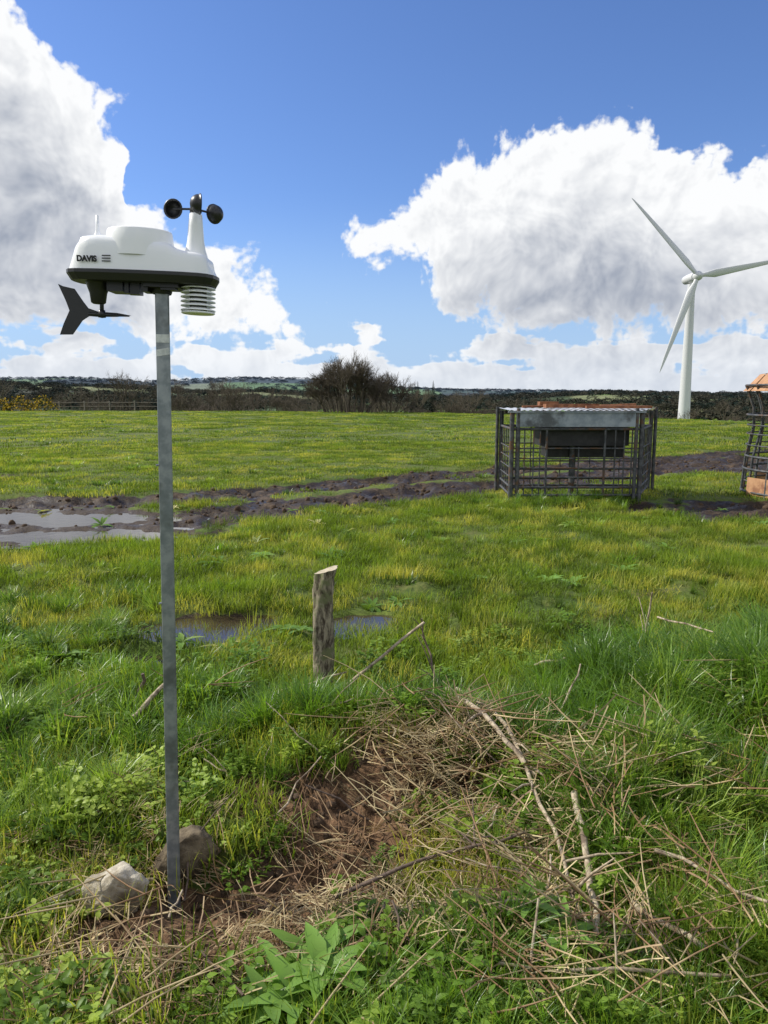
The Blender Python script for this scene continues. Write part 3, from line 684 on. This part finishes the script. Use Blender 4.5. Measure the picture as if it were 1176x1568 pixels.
# ------------------------------------------------------------------ trees
def grow(b,p,d,L,r,dep,kids,spread,upb,sides=4,seg=3,thin=.5):
    pts=[p]; q=p.copy(); dd=d.copy()
    for _ in range(seg):
        dd=(dd+Vector([random.gauss(0,.12) for _ in range(3)])+Vector((0,0,upb))).normalized(); q=q+dd*(L/seg); pts.append(q.copy())
    rad=[r*(1-.65*k/seg) for k in range(seg+1)]
    b.tube(pts,rad,sides if dep>0 else 3,cap=False)
    if dep<=0: return
    for k in range(kids):
        f=random.uniform(.35,1)**.7; i_=min(int(f*seg),seg-1); s=pts[i_].lerp(pts[i_+1],f*seg-i_)
        nd=(dd+Vector([random.gauss(0,spread) for _ in range(3)])).normalized()
        grow(b,s,nd,L*random.uniform(.42,.66),r*thin*random.uniform(.7,1.1),dep-1,kids,spread,upb,sides,seg if dep>2 else 2,thin)
def bush(x,y,w,h,stems,seed,name,kids=6,rt=.05,sp=.6):
    random.seed(seed); b=MB()
    for k in range(stems):
        f=(k+.5)/stems*2-1; f+=random.gauss(0,.06); bx=f*w*.27
        d=Vector((f*sp,random.gauss(0,.25),1)).normalized(); hh=h*math.sqrt(max(.2,1-.55*f*f))*random.uniform(.50,.55)
        grow(b,Vector((bx,random.gauss(0,w*.1),-.3)),d,hh,rt*random.uniform(.7,1.2),3,kids,.46,.06,thin=.50)
    o=b.obj(name,[M_bark]); o.location=(x,y,hz(x,y)); return o
bush(-3.2,70,7.2,5.7,20,5,'bare_tree',9,.11)
bush(.3,72,4.2,4.3,9,15,'bare_tree',8,.09)
bush(-17.5,84,3.0,4.2,6,17,'bare_tree',7,.08)
bush(-38,95,3.5,4.0,5,19,'bare_tree',6,.07)
random.seed(99)
def tree_proto(h,dep=3,kids=5,trunk=.3):
    b=MB(); p=Vector((0,0,-.3)); b.tube([p,Vector((0,0,h*trunk))],[h*.022,h*.018],6,cap=False)
    for k in range(6):
        a=k*1.05+random.uniform(-.3,.3); grow(b,Vector((0,0,h*trunk*random.uniform(.6,1.1))),Vector((math.cos(a)*.6,math.sin(a)*.6,1)).normalized(),h*.42,h*.013,dep,kids,.45,.04)
    return b.obj('p',[M_bark],link=False)
def shrub_proto(h):
    b=MB()
    for k in range(9):
        a=k*.7; grow(b,Vector((random.gauss(0,h*.35),random.gauss(0,h*.2),-.2)),Vector((math.cos(a)*.4,math.sin(a)*.4,1)).normalized(),h*.45,h*.014,2,8,.5,.03)
    return b.obj('p',[M_bark],link=False)
def conifer_proto(h):
    b=MB()
    for k in range(170):
        z=h*(.08+.9*(k/170)); rad=h*.20*(1-z/h)+.12; a=k*2.4; c=Vector((0,0,z)); d=Vector((math.cos(a),math.sin(a),-.25))
        b.leaf(c,d,(0,0,1),rad*random.uniform(.7,1.2),rad*.6,0,.1,.4)
    b.tube([(0,0,0),(0,0,h)],[h*.012,.02],5)
    return b.obj('p',[M_con],link=False)
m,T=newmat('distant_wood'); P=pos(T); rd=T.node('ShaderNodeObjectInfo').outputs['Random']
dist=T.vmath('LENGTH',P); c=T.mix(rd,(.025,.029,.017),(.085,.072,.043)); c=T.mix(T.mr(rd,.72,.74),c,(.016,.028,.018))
c=T.mix(T.mr(dist,400,4000,0,.62,False),c,(.06,.105,.19)); finish(T,princ(T,c,.95,0,.1)); M_bark2=m  # blue haze baked into the woodland base colour by distance from origin
def canopy_proto(w):
    b=MB()
    for k in range(180):
        a=random.uniform(0,6.28); ph=math.acos(random.uniform(-.2,1)); q=random.uniform(.75,1.05)
        c=Vector((math.cos(a)*math.sin(ph)*w*.5*q,math.sin(a)*math.sin(ph)*w*.5*q,w*.3+math.cos(ph)*w*.45*q))
        d=Vector([random.gauss(0,1) for _ in range(3)])
        e=Vector([random.gauss(0,1) for _ in range(3)]); b.add([c,c+d*w*.07,c+e*w*.07],[(0,1,2)],0)
    return b.obj('p',[M_bark2],link=False)
pr=[tree_proto(7) for _ in range(4)]+[shrub_proto(3.5) for _ in range(3)]+[conifer_proto(8) for _ in range(2)]
X_=[];Y_=[];S_=[];I_=[]
def put(a,r,s,i_): X_.append(r*math.sin(a)); Y_.append(r*math.cos(a)); S_.append(s); I_.append(i_)
for r0,n,hh in((100,90,.85),(130,120,.95),(175,150,1.),(240,160,1.05),(320,170,1.1)):
    for _ in range(n):
        a=R(random.uniform(-34,34)); r=r0*(1+.18*math.sin(a*7+r0)+random.gauss(0,.03))
        if random.random()<.68: put(a,max(r,float(edge_r(math.tan(a)))+16),random.uniform(.5,1.1)*hh*(1. if a<0 else .9),random.choice((4,5,6)))
        else: put(a,max(r,float(edge_r(math.tan(a)))+18),random.uniform(.4,.85)*hh*(1.05 if a<-.05 else .85),random.choice((0,1,2,3)))
for _ in range(18): put(math.atan(UA(random.uniform(622,668))),random.uniform(150,175),random.uniform(.8,1.25),random.choice((7,8)))
x=np.array(X_);y=np.array(Y_); s=np.array(S_); n=len(x)
scatter('distant_trees',lay(x,y),np.stack([0*x,0*x,rng.uniform(0,6.28,n)],-1),uni(s),I_,pr)
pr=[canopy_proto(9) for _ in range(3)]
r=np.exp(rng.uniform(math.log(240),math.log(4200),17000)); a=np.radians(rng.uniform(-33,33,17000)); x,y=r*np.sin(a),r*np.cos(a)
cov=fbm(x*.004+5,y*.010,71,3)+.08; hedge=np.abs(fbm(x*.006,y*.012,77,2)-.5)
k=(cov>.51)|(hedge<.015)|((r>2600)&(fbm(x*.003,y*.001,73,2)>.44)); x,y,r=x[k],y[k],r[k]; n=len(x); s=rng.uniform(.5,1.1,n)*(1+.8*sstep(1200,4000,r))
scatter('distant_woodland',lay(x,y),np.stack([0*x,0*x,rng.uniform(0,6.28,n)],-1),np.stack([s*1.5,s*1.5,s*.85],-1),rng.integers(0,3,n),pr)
# gorse
m,T=newmat('gorse_bloom'); rd=T.node('ShaderNodeNewGeometry').outputs['Random Per Island']
finish(T,princ(T,T.mix(T.math('GREATER_THAN',rd,.5),(.05,.08,.02),(.60,.40,.02)),.8,0,.2)); MG=m
b=MB()
for _ in range(2600):
    cx=random.choice((0,2.2,4.6,-2.5)); p=Vector([random.gauss(0,1) for _ in range(3)]).normalized()*random.uniform(.6,1.05); p.z=abs(p.z)
    b.leaf((cx+p.x*1.5,p.y,p.z*1.6),[random.gauss(0,1) for _ in range(3)],(.3,.2,1),.2,.1,0)
o=b.obj('gorse_bush',[MG]); o.location=(-38.5,77,hz(-38.5,77))
# field fence
M_fw=surf_mat('fence_wood',(.16,.14,.11),(.26,.23,.19),10,.9)
b=MB(); prev=None
for k in range(9):
    x=-44+k*2.6; y=80+.0*k; z=hz(x,y); b.tube([(x,y,z-.2),(x,y,z+1.05)],.06,6)
    if prev:
        for hh in(.5,.9): b.tube([(prev[0],prev[1],prev[2]+hh),(x,y,z+hh)],.025,5)
    prev=(x,y,z)
b.obj('wooden_fence',[M_fw])
# ------------------------------------------------------------------ sky
SE,SA=R(41),R(-72)
w=bpy.data.worlds.new('World'); scene.world=w; w.use_nodes=True; w.node_tree.nodes.clear(); T=NT(w.node_tree)
sky=T.node('ShaderNodeTexSky',sky_type='NISHITA',sun_disc=False,sun_elevation=SE,sun_rotation=SA); sky.air_density=1.0; sky.dust_density=.4; sky.ozone_density=3.0
V=T.node('ShaderNodeTexCoord').outputs['Generated']
def toae(u,v):
    yv=(784-v)/1173; Yd=.9885+yv*.1513; Zd=-.1513+yv*.9885; Xd=(u-588)/1173
    return math.atan2(Xd,Yd),math.atan2(Zd,math.hypot(Xd,Yd))
sp=T.node('ShaderNodeSeparateXYZ'); T.l.new(V,sp.inputs[0]); x,y,z=sp.outputs
az=T.math('ARCTAN2',x,y); el=T.math('ARCSINE',z)
cb=T.node('ShaderNodeCombineXYZ'); T.l.new(az,cb.inputs[0]); T.l.new(el,cb.inputs[1]); Q=cb.outputs[0]
wv=T.node('ShaderNodeTexNoise',noise_dimensions='2D'); T.l.new(Q,wv.inputs['Vector']); wv.inputs['Scale'].default_value=7; wv.inputs['Detail'].default_value=2
warp=T.vmath('SUBTRACT',wv.outputs[1],(.5,.5,.5))
Qw=T.vmath('ADD',Q,T.vmath('MULTIPLY',warp,(.10,.05,0.)))
sw=T.node('ShaderNodeSeparateXYZ'); T.l.new(Qw,sw.inputs[0]); azw,elw=sw.outputs[0],sw.outputs[1]
AZ0,AZ1,EL0,EL1=-.9,.9,-.1,.8
azn=T.mr(azw,AZ0,AZ1,0.,1.,False)
def fcurve(pts,is_el=True):
    n=T.node('ShaderNodeFloatCurve'); n.inputs[0].default_value=1.; T.l.new(azn,n.inputs[1]); c=n.mapping.curves[0]
    P=[]
    for u,v in pts:
        a,e=toae(u,v if is_el else 400)
        P.append(((a-AZ0)/(AZ1-AZ0),(e-EL0)/(EL1-EL0) if is_el else v))
    P=[(0.,P[0][1])]+[p for p in P if 0<p[0]<1]+[(1.,P[-1][1])]
    c.points[0].location=P[0]; c.points[1].location=P[-1]
    for p in P[1:-1]: c.points.new(*p)
    for p in c.points: p.handle_type='AUTO_CLAMPED'
    n.mapping.update()
    return T.mr(n.outputs[0],0.,1.,EL0,EL1,False) if is_el else n.outputs[0]
U1=fcurve([(-500,100),(-300,-60),(-100,-160),(0,-60),(60,20),(100,90),(160,150),(198,195),(210,300),(250,340),(290,372),(345,392),(400,425),(440,465),(480,505),(505,500),(520,360),(560,348),(590,320),(640,268),(690,222),(740,228),(790,215),(840,205),(890,190),(935,172),(980,185),(1020,210),(1090,228),(1180,250),(1400,200),(1700,330)])
L1=fcurve([(-500,500),(0,500),(300,525),(470,500),(505,405),(560,385),(620,415),(660,455),(760,485),(900,505),(1180,510),(1700,520)])
SW=fcurve([(-500,.9),(-100,.85),(40,.68),(120,.75),(190,.5),(260,.3),(330,.5),(420,.3),(500,.2),(600,.35),(700,.6),(900,.85),(1050,.85),(1180,.72),(1500,.9)],False)
dU=T.math('SUBTRACT',U1,elw); dL=T.math('SUBTRACT',elw,L1)
D0=T.math('MULTIPLY',T.math('SMOOTH_MIN',dU,dL,.02),12.)
D0=T.math('MINIMUM',D0,1.1)
nb=T.noise(T.vmath('MULTIPLY',Q,(9.,30.,0.)),1.,3,.5,0.,'2D')
band=T.math('ADD',T.math('MULTIPLY',T.math('SUBTRACT',nb,.5),2.8),T.mr(el,.01,.16,.85,-1.6,False))
band=T.math('SUBTRACT',band,T.mr(el,.15,.22,0.,3.))
nc=T.noise(V,2.6,2,.5); away=T.mr(y,.62,.35,-3.,.1)
fill_clouds=T.math('ADD',T.math('MULTIPLY',T.math('SUBTRACT',nc,.5),3.),away)  # unseen clouds beside, above and behind the camera, added as bright fill
D1=T.math('MAXIMUM',T.math('MAXIMUM',D0,band),fill_clouds)
wsm=T.vmath('MULTIPLY',warp,(.06,.06,.0))
def detail(dv):
    q=T.vmath('ADD',Q,T.vmath('ADD',wsm,dv))
    vo=T.node('ShaderNodeTexVoronoi',feature='F1',voronoi_dimensions='2D'); T.l.new(q,vo.inputs['Vector']); vo.inputs['Scale'].default_value=17; vo.inputs['Detail'].default_value=2.; vo.inputs['Roughness'].default_value=.6; vo.inputs['Lacunarity'].default_value=2.6; vo.normalize=True
    n1=T.noise(q,16,4,.6,0.,'2D')
    return T.math('ADD',T.math('MULTIPLY',T.math('SUBTRACT',.36,vo.outputs['Distance']),1.0),T.math('MULTIPLY',T.math('SUBTRACT',n1,.5),.9))
d1=detail((0.,0.,0.)); d2=detail((-.010,.016,0.))
hf=T.math('MULTIPLY',T.math('SUBTRACT',T.noise(Q,90,3,.6,0.,'2D'),.5),.28)
D=T.math('ADD',T.math('ADD',D1,d1),hf)
mask=T.mr(D,.0,.22)
L=T.math('SUBTRACT',d1,d2)
under=T.mr(T.math('ADD',dU,T.math('MULTIPLY',T.math('SUBTRACT',.5,d1),.012)),.04,.21)
lit=T.math('ADD',1.0,T.math('MULTIPLY',L,.66))
lit=T.math('SUBTRACT',lit,T.math('MULTIPLY',T.math('MULTIPLY',under,SW),T.mr(el,.04,.12,.40,.86)))
lit=T.math('SUBTRACT',lit,T.math('MULTIPLY',T.mr(D,.5,1.6),.06)); lit=T.math('ADD',lit,T.math('MULTIPLY',T.mr(D,.0,.35,1.,0.),.25))
lit=T.math('MINIMUM',T.math('MAXIMUM',lit,0.),1.)
cc=T.mix(lit,(2.8,3.25,4.2),(9.8,9.9,10.))
cc=T.mix(T.mr(el,-.01,.10,.5,0.),cc,(7.0,7.8,9.0))
skc=T.mix(1.,sky.outputs[0],(.92,1.10,1.50),'MULTIPLY')
skc=T.mix(T.mr(el,.0,.25,.85,0.),skc,(4.3,6.2,9.0))
final=T.mix(mask,skc,cc)
bg=T.node('ShaderNodeBackground'); bg.inputs[1].default_value=.1; T.l.new(final,bg.inputs[0])
wo=T.node('ShaderNodeOutputWorld'); T.l.new(bg.outputs[0],wo.inputs[0])
# ------------------------------------------------------------------ sun
sl=bpy.data.lights.new('sun','SUN'); sl.energy=5.0; sl.angle=R(.5); sl.color=(1,.95,.84)
so=bpy.data.objects.new('sun',sl); scene.collection.objects.link(so)
sd=Vector((math.sin(SA)*math.cos(SE),math.cos(SA)*math.cos(SE),math.sin(SE))); so.rotation_euler=(-sd).to_track_quat('-Z','Y').to_euler()
so.location=(-20,10,30)
# ------------------------------------------------------------------ camera
cd=bpy.data.cameras.new('camera'); cd.sensor_fit='VERTICAL'; cd.sensor_height=36; cd.lens=36*1173/1568; cd.clip_end=12000; cd.clip_start=.05
co=bpy.data.objects.new('camera',cd); scene.collection.objects.link(co); co.location=(0,0,H); co.rotation_euler=(R(90-8.7),0,0); scene.camera=co
scene.view_settings.view_transform='Standard'; scene.view_settings.look='None'; scene.view_settings.exposure=0
